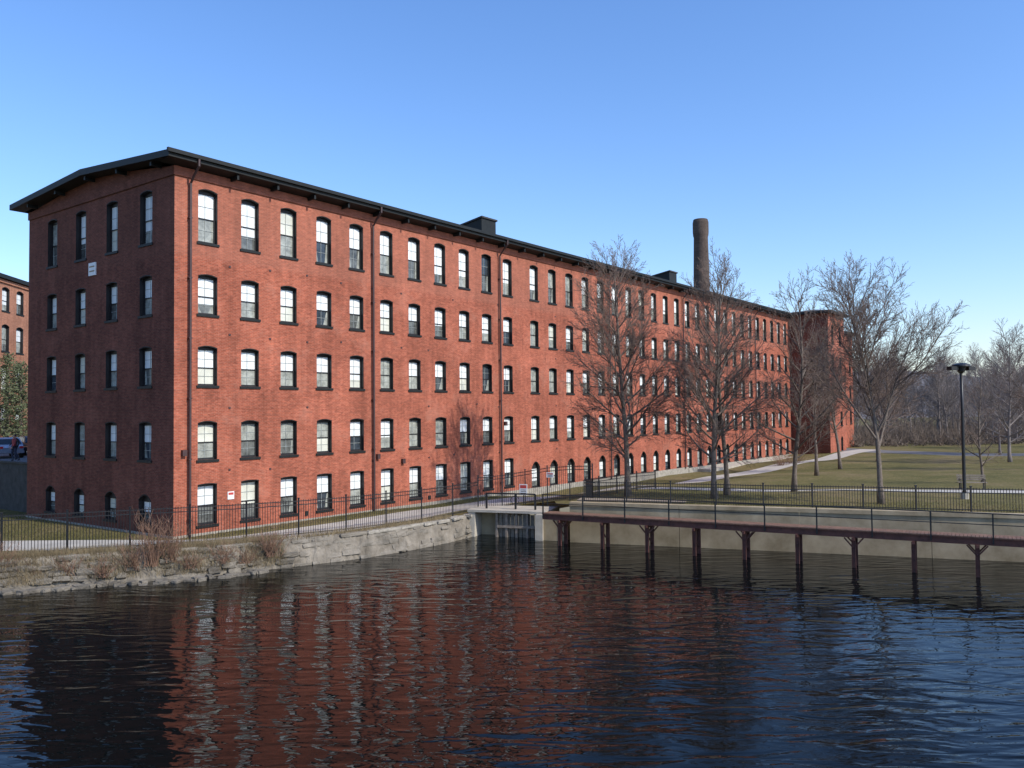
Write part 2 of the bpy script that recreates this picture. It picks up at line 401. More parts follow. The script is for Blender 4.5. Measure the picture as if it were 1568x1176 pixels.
# ---------------------------------------------------------------- concrete retaining wall
mb=MB()
def wl(d,n): p=WL0+WLd*d+WLn*n; return p
Lw=(WL1-WL0).length
d=0
while d<Lw:
    e=min(Lw,d+6.0)
    a=wl(d+.012,0);b=wl(e-.012,0);c=wl(e-.012,.45);g=wl(d+.012,.45)
    mb.hexa([(a.x,a.y,-2.4),(b.x,b.y,-2.4),(c.x,c.y,-2.4),(g.x,g.y,-2.4),(a.x,a.y,2.0),(b.x,b.y,2.0),(c.x,c.y,2.0),(g.x,g.y,2.0)],'conc')
    a=wl(d+.006,-.06);b=wl(e-.006,-.06);c=wl(e-.006,.5);g=wl(d+.006,.5)
    mb.hexa([(a.x,a.y,2.003),(b.x,b.y,2.003),(c.x,c.y,2.003),(g.x,g.y,2.003),(a.x,a.y,2.2),(b.x,b.y,2.2),(c.x,c.y,2.2),(g.x,g.y,2.2)],'conc')
    d=e
mb.obj('concrete_retaining_wall')

# ---------------------------------------------------------------- sluice gate
sl=empty('sluice_gate',(-0.2,48.4,0),math.atan2(-1.5,4.3))
mb=MB()
mb.hexa([(-2.45,-.5,-2.4),(-2.05,-.5,-2.4),(-2.05,2.7,-2.4),(-2.45,2.7,-2.4),(-2.45,-.3,1.42),(-2.05,-.3,1.42),(-2.05,2.7,1.42),(-2.45,2.7,1.42)],'conclight')
mb.hexa([(1.75,-.9,-2.4),(2.2,-.9,-2.4),(2.2,2.7,-2.4),(1.75,2.7,-2.4),(1.75,-.7,1.42),(2.2,-.7,1.42),(2.2,2.7,1.42),(1.75,2.7,1.42)],'conclight')
mb.hexa([(2.21,-.6,-2.4),(3.5,-.6,-2.4),(3.5,2.4,-2.4),(2.21,2.4,-2.4),(2.21,-.6,1.2),(3.5,-.6,1.2),(3.5,2.4,1.2),(2.21,2.4,1.2)],'conc')
mb.box(-2.5,2.25,-.35,2.8,1.425,1.56,'conclight')
mb.box(-2.04,-.75,.75,1.3,-2.4,1.42,'conc')
mb.obj('concrete_abutments',sl)
mb=MB()
for k in range(10):
    x=-.72+k*0.24
    mb.box(x,x+.2,.15+0.01*(k%2),.23,-2.4,1.38-0.05*(k%3),'wood')
for x in (-.85,-.25,.35,1.0,1.6): mb.box(x,x+.13,-.1,.1,-2.4,1.42,'wood')
mb.box(-.75,1.72,-.14,-.02,.55,.7,'wood')
mb.obj('timber_stop_logs',sl)
mb=MB()
for x in (-1.6,.2,1.4):
    mb.box(x-.05,x+.05,.4,.5,1.56,2.45,'iron')
mb.beam((-1.6,.45,2.45),(1.4,.45,2.45),.08,.08,'iron')
for k in range(10):
    a=k*2*math.pi/10;b=(k+1)*2*math.pi/10
    mb.beam((.2+.25*math.cos(a),.35,2.1+.25*math.sin(a)),(.2+.25*math.cos(b),.35,2.1+.25*math.sin(b)),.03,.03,'iron')
mb.obj('gate_hoist',sl)

# ---------------------------------------------------------------- footbridge
fb0=Vector((1.6,45.6)); fbd=Vector((18.6,-10.2)).normalized(); fb=empty('footbridge',(fb0.x,fb0.y,0),math.atan2(fbd.y,fbd.x))
LB=50.0; WB=.85
mb=MB()
for y in (0,WB):
    mb.box(0,LB,y-.07,y+.07,1.62,1.66,'rust'); mb.box(0,LB,y-.012,y+.012,1.42,1.62,'rust'); mb.box(0,LB,y-.07,y+.07,1.38,1.42,'rust')
k=0.0
while k<LB:
    mb.beam((k,0,1.50),(k,WB,1.50),.08,.12,'rust'); k+=1.3
mb.obj('steel_beams',fb)
mb=MB(); x=0
while x<LB:
    mb.box(x,x+.135,-.10+U(-.015,.015),WB+.10+U(-.015,.015),1.663+U(0,.004),1.715,'deck'); x+=.15
mb.obj('deck_planks',fb)
mb=MB(); x=0.05; ry=-.07
px=[]
while x<LB: px.append(x); x+=2.35
for y in (ry,):
    for x in px: mb.box(x-.03,x+.03,y-.03,y+.03,1.45,2.74,'iron')
    for z,r in ((2.72,.05),(2.25,.035)): mb.beam((0,y,z),(LB,y,z),r,r,'iron')
mb.obj('railing',fb)
mb=MB(); x=1.0
kk=0
while x<LB:
    for y in (0.05,WB-.05):
        mb.box(x-.075,x+.075,y-.012,y+.012,-2.4,1.32,'rust'); mb.box(x-.087,x-.075,y-.075,y+.075,-2.4,1.32,'rust'); mb.box(x+.075,x+.087,y-.075,y+.075,-2.4,1.32,'rust')
        if kk%2==0: mb.beam((x-.4,y,1.34),(x,y,.88),.06,.06,'rust'); mb.beam((x+.4,y,1.34),(x,y,.88),.06,.06,'rust')
    mb.beam((x,0,.95),(x,WB,.3),.05,.05,'rust'); mb.beam((x,-.15,1.31),(x,WB+.15,1.31),.12,.12,'rust')
    x+=2.45; kk+=1
mb.obj('trestle_posts',fb)
gw=empty('boardwalk_ramp',(3.6,47.6,0),math.atan2(-2.4,8)); mb=MB()
x=0
while x<6.0:
    z=2.14+U(0,.01); mb.box(x,x+.18,-.0,1.1+U(-.02,.02),z,z+.05,'wood'); x+=.195
for y in (.1,.95): mb.box(0,6.0,y,y+.1,1.9,2.138,'wood')
mb.obj('planks_and_joists',gw)

# ---------------------------------------------------------------- main mill
mill=empty('brick_mill_building',(C.x,C.y,0),ANG)
ROWS=[(15.95,18.65),(12.3,14.3),(8.7,10.67),(4.96,6.87),(1.7,3.73)]
WT=19.5; ZB=-0.6
walls=MB(); frames=MB(); panes=MB(); sills=MB()
def wall(P,a0,a1,cols,zt=WT,zb=ZB,mk='brick',dep=0.30,walls=walls,frames=frames,panes=panes,sills=sills):
    cur=a0
    for (ac,w,ops) in sorted(cols):
        l=ac-w/2; r_=ac+w/2
        walls.face([P(cur,zb,0),P(l,zb,0),P(l,zt,0),P(cur,zt,0)],mk); cur=r_
        z=zb
        for (ob,ot,rise) in sorted(ops):
            walls.face([P(l,z,0),P(r_,z,0),P(r_,ob,0),P(l,ob,0)],mk)
            K=6; arc=[(l+w*k/K, ot-rise*(2*k/K-1)**2) for k in range(K+1)]
            tp=ot+.04
            for k in range(K):
                walls.face([P(arc[k][0],arc[k][1],0),P(arc[k+1][0],arc[k+1][1],0),P(arc[k+1][0],tp,0),P(arc[k][0],tp,0)],mk)
                frames.face([P(arc[k][0],arc[k][1],0),P(arc[k+1][0],arc[k+1][1],0),P(arc[k+1][0],arc[k+1][1],dep),P(arc[k][0],arc[k][1],dep)],'casing')
                zl=ot-rise-.07
                frames.face([P(arc[k][0],zl,dep-.07),P(arc[k+1][0],zl,dep-.07),P(arc[k+1][0],arc[k+1][1],dep-.07),P(arc[k][0],arc[k][1],dep-.07)],'casing')
            frames.face([P(l,ob,0),P(l,arc[0][1],0),P(l,arc[0][1],dep),P(l,ob,dep)],'casing')
            frames.face([P(r_,ob,0),P(r_,arc[-1][1],0),P(r_,arc[-1][1],dep),P(r_,ob,dep)],'casing')
            frames.face([P(l,ob,0),P(r_,ob,0),P(r_,ob,dep),P(l,ob,dep)],'casing')
            zs=ot-rise-.07
            def bar(x0,x1,z0,z1,d0,d1,k):
                q=[P(x0,z0,d0),P(x1,z0,d0),P(x1,z0,d1),P(x0,z0,d1),P(x0,z1,d0),P(x1,z1,d0),P(x1,z1,d1),P(x0,z1,d1)]; frames.hexa(q,k)
            bar(l+.002,l+.06,ob+.09,zs,dep-.07,dep-.005,'casing'); bar(r_-.06,r_-.002,ob+.09,zs,dep-.07,dep-.005,'casing')
            bar(l+.002,r_-.002,ob+.002,ob+.088,dep-.072,dep-.005,'casing')
            mid=ob+(zs-ob)*.5
            bar(l+.061,r_-.061,mid-.025,mid+.025,dep-.06,dep-.008,'casing')
            il,ir=l+.06,r_-.06
            bar(ac-.011,ac+.011,mid+.026,zs,dep-.045,dep-.012,'muntin'); bar(ac-.011,ac+.011,ob+.09,mid-.026,dep-.035,dep-.012,'muntin')
            m2=(mid+zs)/2; bar(il,ac-.012,m2-.01,m2+.01,dep-.044,dep-.013,'muntin'); bar(ac+.012,ir,m2-.01,m2+.01,dep-.044,dep-.013,'muntin')
            m2=(mid+ob+.06)/2; bar(il,ac-.012,m2-.01,m2+.01,dep-.034,dep-.013,'muntin'); bar(ac+.012,ir,m2-.01,m2+.01,dep-.034,dep-.013,'muntin')
            r1=R(); up='blind' if r1<.78 else ('blind2' if r1<.88 else ('greyg2' if r1<.95 else 'darkg'))
            r2=R(); lo='greyg' if r2<.36 else ('greyg2' if r2<.72 else ('darkg' if r2<.87 else 'blind2'))
            drop=mid+ (U(-.5,.15)*(mid-ob) if R()<.3 else 0)
            drop=min(drop,mid)
            panes.face([P(il,mid,dep-.02),P(ir,mid,dep-.02),P(ir,zs,dep-.02),P(il,zs,dep-.02)],up)
            if drop<mid-.1 and up!='darkg': panes.face([P(il,drop,dep-.012),P(ir,drop,dep-.012),P(ir,mid,dep-.012),P(il,mid,dep-.012)],up)
            else: drop=mid
            panes.face([P(il,ob+.09,dep-.012),P(ir,ob+.09,dep-.012),P(ir,drop,dep-.012),P(il,drop,dep-.012)],lo)
            if lo in('greyg','darkg') and R()<.5:
                cw=(ir-il)*.33
                panes.face([P(il,ob+.09,dep-.0135),P(il+cw*U(.4,1.1),ob+.09,dep-.0135),P(il+cw*.25,drop-.05,dep-.0135),P(il,drop-.05,dep-.0135)],'greyg2')
                panes.face([P(ir-cw*U(.4,1.1),ob+.09,dep-.0135),P(ir,ob+.09,dep-.0135),P(ir,drop-.05,dep-.0135),P(ir-cw*.25,drop-.05,dep-.0135)],'greyg2')
            q=[P(l-.09,ob-.13,-.06),P(r_+.09,ob-.13,-.06),P(r_+.09,ob-.13,.02),P(l-.09,ob-.13,.02),P(l-.09,ob-.004,-.06),P(r_+.09,ob-.004,-.06),P(r_+.09,ob-.004,.02),P(l-.09,ob-.004,.02)]
            sills.hexa(q,'trim')
            for k in range(K):
                a,b=arc[k],arc[k+1]
                sills.hexa([P(a[0],a[1]+.005,-.02),P(b[0],b[1]+.005,-.02),P(b[0],b[1]+.005,.01),P(a[0],a[1]+.005,.01),P(a[0],a[1]+.045,-.02),P(b[0],b[1]+.045,-.02),P(b[0],b[1]+.045,.01),P(a[0],a[1]+.045,.01)],'trim')
            z=tp
        walls.face([P(l,z,0),P(r_,z,0),P(r_,zt,0),P(l,zt,0)],mk)
    walls.face([P(cur,zb,0),P(a1,zb,0),P(a1,zt,0),P(cur,zt,0)],mk)
cols=[]
def ops(arched=False,ri=.1):
    o=[(ROWS[0][0],ROWS[0][1],.13)]+[(b,t,ri) for b,t in ROWS[1:4]]
    o.append((1.35,3.3,.45) if arched else (ROWS[4][0],ROWS[4][1],.05)); return o
for k in range(11): cols.append((1.85+2.525*k,1.1,ops()))
for k in range(24): cols.append((30.55+2.53*k,1.1,ops(arched=True)))
for k in range(2): cols.append((99.3+2.53*k,1.1,ops(arched=True)))
LEN=110.0; WID=15.7
wall(lambda a,z,d:(a,d,z),0,LEN,cols)
ecols=[(2.6+3.37*k,1.15,[(ROWS[0][0],ROWS[0][1],.13)]+[(b,t,.1) for b,t in ROWS[1:4]]+[(1.75,3.2,.3)]) for k in range(4)]
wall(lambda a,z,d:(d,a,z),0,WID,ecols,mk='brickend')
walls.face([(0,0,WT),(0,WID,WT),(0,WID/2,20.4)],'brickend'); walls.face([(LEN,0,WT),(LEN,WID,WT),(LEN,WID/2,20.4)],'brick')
walls.face([(0,WID,ZB),(LEN,WID,ZB),(LEN,WID,WT),(0,WID,WT)],'brick')
walls.face([(LEN,0,ZB),(LEN,WID,ZB),(LEN,WID,WT),(LEN,0,WT)],'brick')
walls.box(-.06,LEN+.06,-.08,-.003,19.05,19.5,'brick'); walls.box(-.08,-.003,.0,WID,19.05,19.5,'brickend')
TS0,TS1,TT=90.6,98.0,-5.1
tc=[(1.9,1.0,[(15.95,18.4,.12),(12.3,14.2,.1),(8.7,10.6,.1),(4.96,6.8,.1)]),(5.4,1.0,[(15.95,18.4,.12),(12.3,14.2,.1),(8.7,10.6,.1),(4.96,6.8,.1),(0.9,3.4,.3)])]
wall(lambda a,z,d:(TS0+a,TT+d,z),0,TS1-TS0,tc,zt=19.9)
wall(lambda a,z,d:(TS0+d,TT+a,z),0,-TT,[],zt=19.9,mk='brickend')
walls.face([(TS1,TT,ZB),(TS1,0,ZB),(TS1,0,19.9),(TS1,TT,19.9)],'brick')
walls.face([(TS0,.01,19),(TS1,.01,19),(TS1,.01,19.9),(TS0,.01,19.9)],'brick')
WS0,WS1,WN=104.0,110.2,-3.0
wall(lambda a,z,d:(WS0+a,WN+d,z),0,WS1-WS0,[(1.6,1.0,[(12.3,14.2,.1),(8.7,10.6,.1),(4.96,6.8,.1)]),(4.6,1.0,[(12.3,14.2,.1),(8.7,10.6,.1),(4.96,6.8,.1)])],zt=18.3)
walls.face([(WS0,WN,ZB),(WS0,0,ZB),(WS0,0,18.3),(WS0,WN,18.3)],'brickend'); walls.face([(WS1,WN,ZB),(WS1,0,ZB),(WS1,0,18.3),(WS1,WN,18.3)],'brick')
plinth=MB(); plinth.box(-.07,58,-.07,-.002,ZB,1.32,'granite'); plinth.box(58,90.5,-.12,-.002,ZB,1.2,'granite'); plinth.box(-.07,-.002,0,WID,ZB,1.32,'granite')
plinth.box(60,90.5,-1.6,-.13,ZB,1.0,'conclight')
plinth.obj('granite_plinth',mill)
walls.obj('walls',mill); frames.obj('window_frames',mill); panes.obj('window_panes',mill); sills.obj('sills_and_lintels',mill)
rf=MB(); O=.8
x0,x1=-O,LEN+.3
cr=[(-O,19.98),(WID/2,20.58),(WID+O,19.98)]
rf.face([(x0,cr[0][0],cr[0][1]),(x1,cr[0][0],cr[0][1]),(x1,cr[1][0],cr[1][1]),(x0,cr[1][0],cr[1][1])],'roof')
rf.face([(x0,cr[1][0],cr[1][1]),(x1,cr[1][0],cr[1][1]),(x1,cr[2][0],cr[2][1]),(x0,cr[2][0],cr[2][1])],'roof')
rf.face([(x0,-O,19.66),(x1,-O,19.66),(x1,-O,19.98),(x0,-O,19.98)],'trim')
rf.face([(x0,WID+O,19.66),(x1,WID+O,19.66),(x1,WID+O,19.98),(x0,WID+O,19.98)],'trim')
rf.face([(x0,-O,19.66),(x1,-O,19.66),(x1,0.0,19.505),(x0,0.0,19.505)],'trim')
for xx in (x0,x1):
    rf.face([(xx,-O,19.66),(xx,WID/2,20.24),(xx,WID/2,20.58),(xx,-O,19.98)],'trim'); rf.face([(xx,WID/2,20.24),(xx,WID+O,19.66),(xx,WID+O,19.98),(xx,WID/2,20.58)],'trim')
rf.face([(x0,-O,19.66),(0,-O,19.66),(0,WID/2,20.24),(x0,WID/2,20.24)],'trim'); rf.face([(x0,WID+O,19.66),(0,WID+O,19.66),(0,WID/2,20.24),(x0,WID/2,20.24)],'trim')
rf.box(x0-.1,x1,-O-.14,-O-.002,19.84,20.03,'trim')
k=3.1
while k<LEN-19.6: rf.box(k,k+.12,-O+.12,-.085,19.36,19.6,'trim'); k+=2.53
for t in (1.0,4.3,7.6,11.0,14.4):
    zt=19.64+(.58*(1-abs(t-WID/2)/(WID/2+O)))-.02; rf.box(-O+.15,-.085,t,t+.14,zt-.2,zt,'trim')
def hip(a0,a1,b0,b1,z,h,o=.6):
    A=[(a0-o,b0-o),(a1+o,b0-o),(a1+o,b1+o),(a0-o,b1+o)]
    rf.box(a0-o,a1+o,b0-o,b1+o,z,z+.3,'trim')
    c=((a0+a1)/2,(b0+b1)/2)
    for i in range(4):
        p,q=A[i],A[(i+1)%4]; rf.face([(p[0],p[1],z+.301),(q[0],q[1],z+.301),(c[0],c[1],z+.3+h)],'roof')
hip(TS0,TS1,TT,0.4,19.9,.7); hip(WS0,WS1,WN,-.7,18.3,.3,.5)
for a,b in ((25.2,.9),(56.2,.9)):
    rf.hexa([(a,b,19.9),(a+1.7,b,19.9),(a+1.7,b+2.3,19.9),(a,b+2.3,19.9),(a,b,21.65),(a+1.7,b,21.65),(a+1.7,b+2.3,21.25),(a,b+2.3,21.25)],'trim')
    rf.hexa([(a-.1,b-.1,21.62),(a+1.8,b-.1,21.62),(a+1.8,b+2.4,21.2),(a-.1,b+2.4,21.2),(a-.1,b-.1,21.74),(a+1.8,b-.1,21.74),(a+1.8,b+2.4,21.32),(a-.1,b+2.4,21.32)],'roof')
rf.obj('roof',mill)
dp=MB()
for s in (.78,13.2,26.0,41.95,57.1,77.4):
    dp.tube([Vector((s,-O-.08,19.82)),Vector((s,-O-.08,19.5)),Vector((s,-.45,19.1)),Vector((s,-.16,18.75)),Vector((s,-.16,1.2))],[.065]*5,8,'pipe')
    for z in range(2,18,3): dp.box(s-.09,s+.09,-.2,-.003,z,z+.06,'pipe')
dp.obj('downspouts',mill)
an=MB()
for z in (15.0,11.4,7.7,4.3):
    for k in range(0,34):
        s=3.12+2.53*k
        if 27.5<s<31 or s>88 or R()<.35: continue
        dz=U(-.15,.15); an.box(s-.06,s+.06,-.03,-.002,z-.06+dz,z+.04+dz,'pipe')
an.obj('tie_rod_plates',mill)
sg=MB(); sg.box(-.06,-.003,7.6,8.35,14.9,15.6,'signw'); sg.box(-.07,-.062,7.70,8.25,15.35,15.42,'conc'); sg.box(-.07,-.062,7.70,8.25,15.1,15.17,'conc'); sg.obj('wall_plaque',mill)
sg=MB(); sg.box(3.0,3.38,-.04,-.003,2.85,3.25,'signw'); sg.box(3.04,3.34,-.045,-.041,3.08,3.2,'signr'); sg.obj('door_sign',mill)
vt=MB()
for s,z in ((.5,5.2),(13.6,4.4),(26.6,6.2),(15.8,4.0)): vt.box(s-.12,s+.12,-.18,-.003,z,z+.3,'pipe')
for s in (8.1,18.3,23.4): vt.box(s-.1,s+.1,-.05,-.003,1.5,1.75,'trim')
vt.obj('vents_and_fixtures',mill)

def sign(x,y,z,ang,w=.5,h=.65):
    e=empty('warning_sign',(x,y,z),ang); m=MB(); m.box(-w/2,w/2,-.012,.012,0,h,'signw'); m.box(-w/2+.04,w/2-.04,-.016,-.0125,h*.62,h-.05,'signr')
    for k in range(3): m.box(-w/2+.07,w/2-.07,-.0155,-.0125,h*(.14+.15*k),h*(.2+.15*k),'casing')
    m.obj('panel',e); m=MB(); m.box(-.02,.02,.013,.035,-.6,h,'iron'); m.obj('bracket',e)
sign(.62,50.55,2.2,-.4); sign(2.2,49.75,3.3,-.4,.45,.3)

# ---------------------------------------------------------------- chimney
ch=empty('brick_chimney',(30.9,135,0)); mb=MB()
zs=[0,10,20,30,35.2,35.5,36.0,37.6,38.0]; rs=[1.85,1.62,1.42,1.24,1.13,1.22,1.27,1.27,1.18]
mb.tube([Vector((0,0,z)) for z in zs],rs,24,'chim'); mb.obj('shaft',ch,True)
mb=MB(); mb.tube([Vector((0,0,z)) for z in (38.002,38.15)],[1.2,1.1],24,'chim'); mb.obj('cap',ch)

# ---------------------------------------------------------------- second mill at left
b2=empty('brick_mill_building',(-49.2,62,0),math.atan2(1,-.1))
w2,f2,p2,s2=MB(),MB(),MB(),MB()
cc=[(2+3.0*k,1.5,[(18.0,20.4,.2),(13.9,16.6,.2),(9.9,12.5,.2),(5.6,8.4,.2)]) for k in range(18)]
wall(lambda a,z,d:(a,d,z),0,56,cc,zt=21.2,zb=0,mk='brick2',walls=w2,frames=f2,panes=p2,sills=s2)
w2.face([(0,0,0),(0,18,0),(0,18,21.2),(0,0,21.2)],'brick2'); w2.face([(56,0,0),(56,18,0),(56,18,21.2),(56,0,21.2)],'brick2'); w2.face([(0,18,0),(56,18,0),(56,18,21.2),(0,18,21.2)],'brick2')
s2.box(-.4,56.4,-.4,18.4,21.2,21.6,'trim'); s2.box(0,56,-.15,-.003,20.8,21.1,'brick2')
w2.obj('walls',b2); f2.obj('window_frames',b2); p2.obj('window_panes',b2); s2.obj('roof_and_sills',b2)

# ---------------------------------------------------------------- parking terrace
pt=empty('parking_terrace',(C.x,C.y,0),ANG)
mb=MB(); mb.box(1,62,17.2,60,-.5,4.25,'darkwall'); mb.box(.9,62,17.1,17.4,4.253,4.4,'darkwall'); mb.box(.9,1.3,17.4,60,4.253,4.36,'darkwall'); mb.obj('retaining_wall',pt)
mb=MB(); mb.box(1.31,61.9,17.41,59.9,4.251,4.30,'asphalt')
mb.obj('asphalt',pt)

# ---------------------------------------------------------------- trees
def tree(name,H,seed,style='oval',mk='bark',tk='twig',dens=1.0,tw=0.0095,spread=1.0,twl=3):
    rnd=random.Random(seed); u=rnd.uniform; mb=MB()
    def perp(d):
        a=Vector((u(-1,1),u(-1,1),u(-1,1))); a=a-d*a.dot(d)
        return a.normalized() if a.length>1e-3 else d.orthogonal().normalized()
    def grow(p,d,L,r,lv,az):
        seg=(10,7,5,3,2)[lv]; sides=(8,5,3,3,3)[lv]; wob=(.09,.16,.2,.22,.2)[lv]
        rend=max(tw*.6,r*(.22 if lv<2 else .35)); pts=[p.copy()]; rad=[r]; dd=d.copy(); st=L/seg; dirs=[dd.copy()]
        for i in range(seg):
            dd=(dd+perp(dd)*u(0,wob)+Vector((0,0,(.03,.07,.05,.04,.03)[lv]))).normalized()
            pts.append(pts[-1]+dd*st); rad.append(r+(rend-r)*((i+1)/seg)**.85); dirs.append(dd.copy())
        if lv==0: rad[0]=r*1.45
        mb.tube(pts,rad,sides,mk if lv<2 else tk,cap=lv<1)
        if lv>=twl+1: return
        n=int(((34 if style=='oval' else 20),13,9,5,0)[lv]*dens*(1 if lv==0 else min(1.25,max(.5,L/((0,3.2,1.5,.7,.4)[lv])))))
        f0=(.17 if style=='oval' else .24,.15,.12,.1,0)[lv]
        for k in range(n):
            f=f0+(1-f0)*((k+u(0,.9))/max(1,n)); f=min(f,.985); x=f*seg; i=int(x); q=pts[i].lerp(pts[i+1],x-i); rr=(rad[i]+(rad[i+1]-rad[i])*(x-i))
            dr=dirs[i]
            if lv==0:
                az+=2.4+u(-.3,.3); o=Vector((math.cos(az),math.sin(az),0))
                if style=='oval': el=.28+.8*f+u(-.12,.12); ln=H*.38*spread*(1-.66*max(0,f-.2)**1.3)*u(.72,1.15)*(.75+.25*min(1,(f-f0)*6))
                else: el=.72+.4*f+u(-.1,.1); ln=H*.50*spread*(1.12-.75*f)*u(.85,1.15)
                nd=(o*math.cos(el)+Vector((0,0,math.sin(el)))).normalized()
                nr=min(rr*.6,.016*ln+.014)
            else:
                pe=perp(dr); an=u(.4,.8); nd=(dr*math.cos(an)+pe*math.sin(an)).normalized()
                ln=L*(.50 if lv==1 else .48)*(1.08-.6*f)*u(.7,1.25); nr=max(tw,min(rr*.6,.011*ln+.004))
            grow(q,nd,ln,nr,lv+1,0)
    grow(Vector((0,0,-.15)),Vector((u(-.03,.03),u(-.03,.03),1)).normalized(),H*.97,.0120*H+.02,0,u(0,6))
    return mb
def place_tree(x,y,H,seed,**k):
    m=tree('bare_tree',H,seed,**k); o=m.obj('bare_tree',None,True); o.location=(x,y,gz(x,y)); return o
place_tree(7.2,52.6,14.6,11,style='oval',spread=1.0)
place_tree(11.9,49.7,13.2,12,style='oval',spread=.98)
place_tree(13.3,52.2,12.8,13,style='oval',spread=.8,dens=.85)
place_tree(18.3,54.7,13.0,14,style='oval',spread=.82,dens=.95)
place_tree(19.8,45.2,12.2,15,style='vase',spread=1.12)
place_tree(25.7,71,12,16,style='vase',spread=.9,dens=.9)
place_tree(32,82,13,17,style='vase',spread=.9,dens=.9)
place_tree(33.6,60,7.5,18,style='oval',spread=.9,dens=.7)
place_tree(47,74,12,19,style='vase',dens=.85)
place_tree(40,92,12,20,style='vase',dens=.85)
dm=[tree('d',15,40+i,style=('vase','oval','vase')[i],mk='barkd',tk='barkd',tw=.016,dens=.88,twl=2).mesh('distant_tree_mesh',True) for i in range(3)]
dt=empty('distant_tree_row'); rnd=random.Random(5); idx=0
def dtree(x,y,sc):
    global idx
    o=bpy.data.objects.new('tree_%d'%idx,dm[idx%3]); idx+=1; scene.collection.objects.link(o); o.parent=dt
    o.location=(x,y,gz(x,y)-.2); o.rotation_euler=(0,0,rnd.uniform(0,6)); o.scale=(sc*rnd.uniform(.9,1.2),sc*rnd.uniform(.9,1.2),sc)
for k in range(118):
    d=rnd.uniform(125,230); a=rnd.uniform(.375,.80); dtree(a*d,d,rnd.uniform(.5,1.1)*(d/165)**.45)
for k in range(34):
    d=rnd.uniform(100,150); a=rnd.uniform(-.72,-.57); dtree(a*d,d,rnd.uniform(.7,1.0))
for k in range(16):
    d=rnd.uniform(85,130); a=rnd.uniform(.57,1.1); dtree(a*d,d,rnd.uniform(.6,.9))
mb=MB()
for k in range(2500):
    d=rnd.uniform(124,215); a=rnd.uniform(.38,.85); x=a*d; z=gz(x,d); h=rnd.uniform(.7,1.5)*(2.6+1.6*math.sin(x*.13)+math.sin(x*.41+d*.2))*.6
    h=max(.8,h); p=Vector((x,d,z)); 
    for j in range(6):
        q=p+Vector((rnd.gauss(0,.9),rnd.gauss(0,.9),h*rnd.uniform(.5,1.1))); m_=p.lerp(q,.5)+Vector((rnd.gauss(0,.3),rnd.gauss(0,.3),0)); mb.tube([p+Vector((rnd.gauss(0,.5),0,0)),m_,q],[.05,.035,.012],3,'brush',False)
mb.obj('undergrowth')
mb=MB(); nx,ny=60,10; P=[]
for j in range(ny+1):
    row=[]
    for i in range(nx+1):
        x=-700+2000*i/nx; y=330+500*j/ny; e=math.sin(math.pi*min(1,j/ny*1.0))
        z=3+e*(26+10*math.sin(x*.009+1)+5*math.sin(x*.031))+rnd.uniform(-1.5,1.5)*e
        row.append((x,y,z-1.5*(j==0)*2))
    P.append(row)
for j in range(ny):
    for i in range(nx): mb.face([P[j][i],P[j][i+1],P[j+1][i+1],P[j+1][i]],'hill')
mb.obj('hills',None,True)

def evergreen(x,y,z,H,seed):
    rn=random.Random(seed); e=empty('evergreen_tree',(x,y,z)); mb=MB()
    mb.tube([Vector((0,0,0)),Vector((.05,0,H*.5)),Vector((0,.05,H*.97))],[.2,.12,.02],7,'bark'); lf=MB()
    for k in range(120):
        f=.12+.86*k/120; az=k*2.4; L=H*.27*(1.05-f)**.7*rn.uniform(.5,1.25)+.15
        a=Vector((0,0,H*f)); b=a+Vector((math.cos(az)*L,math.sin(az)*L,L*rn.uniform(-.05,.45))); mb.tube([a,a.lerp(b,.5)+Vector((0,0,.05*L)),b],[.03,.02,.008],3,'bark',False)
        for j in range(int(24*L/1.5)+7):
            t=rn.uniform(.2,1.05); c=a.lerp(b,t)+Vector((rn.gauss(0,.13),rn.gauss(0,.13),rn.gauss(0,.1)))*(L*.5+.5)
            d=Vector((rn.gauss(0,1),rn.gauss(0,1),rn.gauss(.2,.6))).normalized()*rn.uniform(.14,.3); s=d.orthogonal().normalized()*rn.uniform(.04,.08)
            lf.face([tuple(c-s),tuple(c+s),tuple(c+d)],'leafg')
    mb.obj('trunk',e); lf.obj('foliage',e)
evergreen(-43.5,74,4.25,7.9,1); evergreen(-46.5,77,4.25,9.0,2); evergreen(-42.5,78,4.25,6,3)

def shrub(x,y,z,h,n,seed,sp=.5):
    rn=random.Random(seed); mb=MB()
    for k in range(n):
        a=rn.uniform(0,6.28); p=Vector((rn.gauss(0,.15),rn.gauss(0,.12),-.1)); d=Vector((math.cos(a)*sp*rn.uniform(.2,1),math.sin(a)*sp*rn.uniform(.2,1),1)).normalized(); pts=[p]; L=h*rn.uniform(.5,1.1)
        for j in range(4):
            d=(d+Vector((rn.gauss(0,.12),rn.gauss(0,.12),rn.gauss(-.03,.05)))).normalized(); pts.append(pts[-1]+d*L/4)
            for m in range(2):
                e=(d+Vector((rn.gauss(0,.5),rn.gauss(0,.5),rn.gauss(0,.3)))).normalized(); mb.tube([pts[-1],pts[-1]+e*L*rn.uniform(.12,.3)],[.006,.003],3,'shrub',False)
        mb.tube(pts,[.014,.011,.009,.006,.003],3,'shrub',False)
    o=mb.obj('bare_shrub'); o.location=(x,y,z)
shrub(-15.9,37.0,.7,2.1,50,1); shrub(-15.2,37.3,.8,1.8,40,2); shrub(-16.6,36.7,.6,1.2,40,3,.9); shrub(-11.3,39.2,.7,1.3,50,4,.8); shrub(-21.7,35.2,.6,1.5,60,5,.8)
shrub(-19.0,36.0,.5,.9,40,8,1.0); shrub(-13.2,38.1,.6,.9,40,9,1.0); shrub(-22.6,34.9,.5,1.3,60,10,.9); shrub(-17.6,36.2,.4,.9,40,12,1.1); shrub(-14.4,37.4,.5,.8,40,13,1.2)
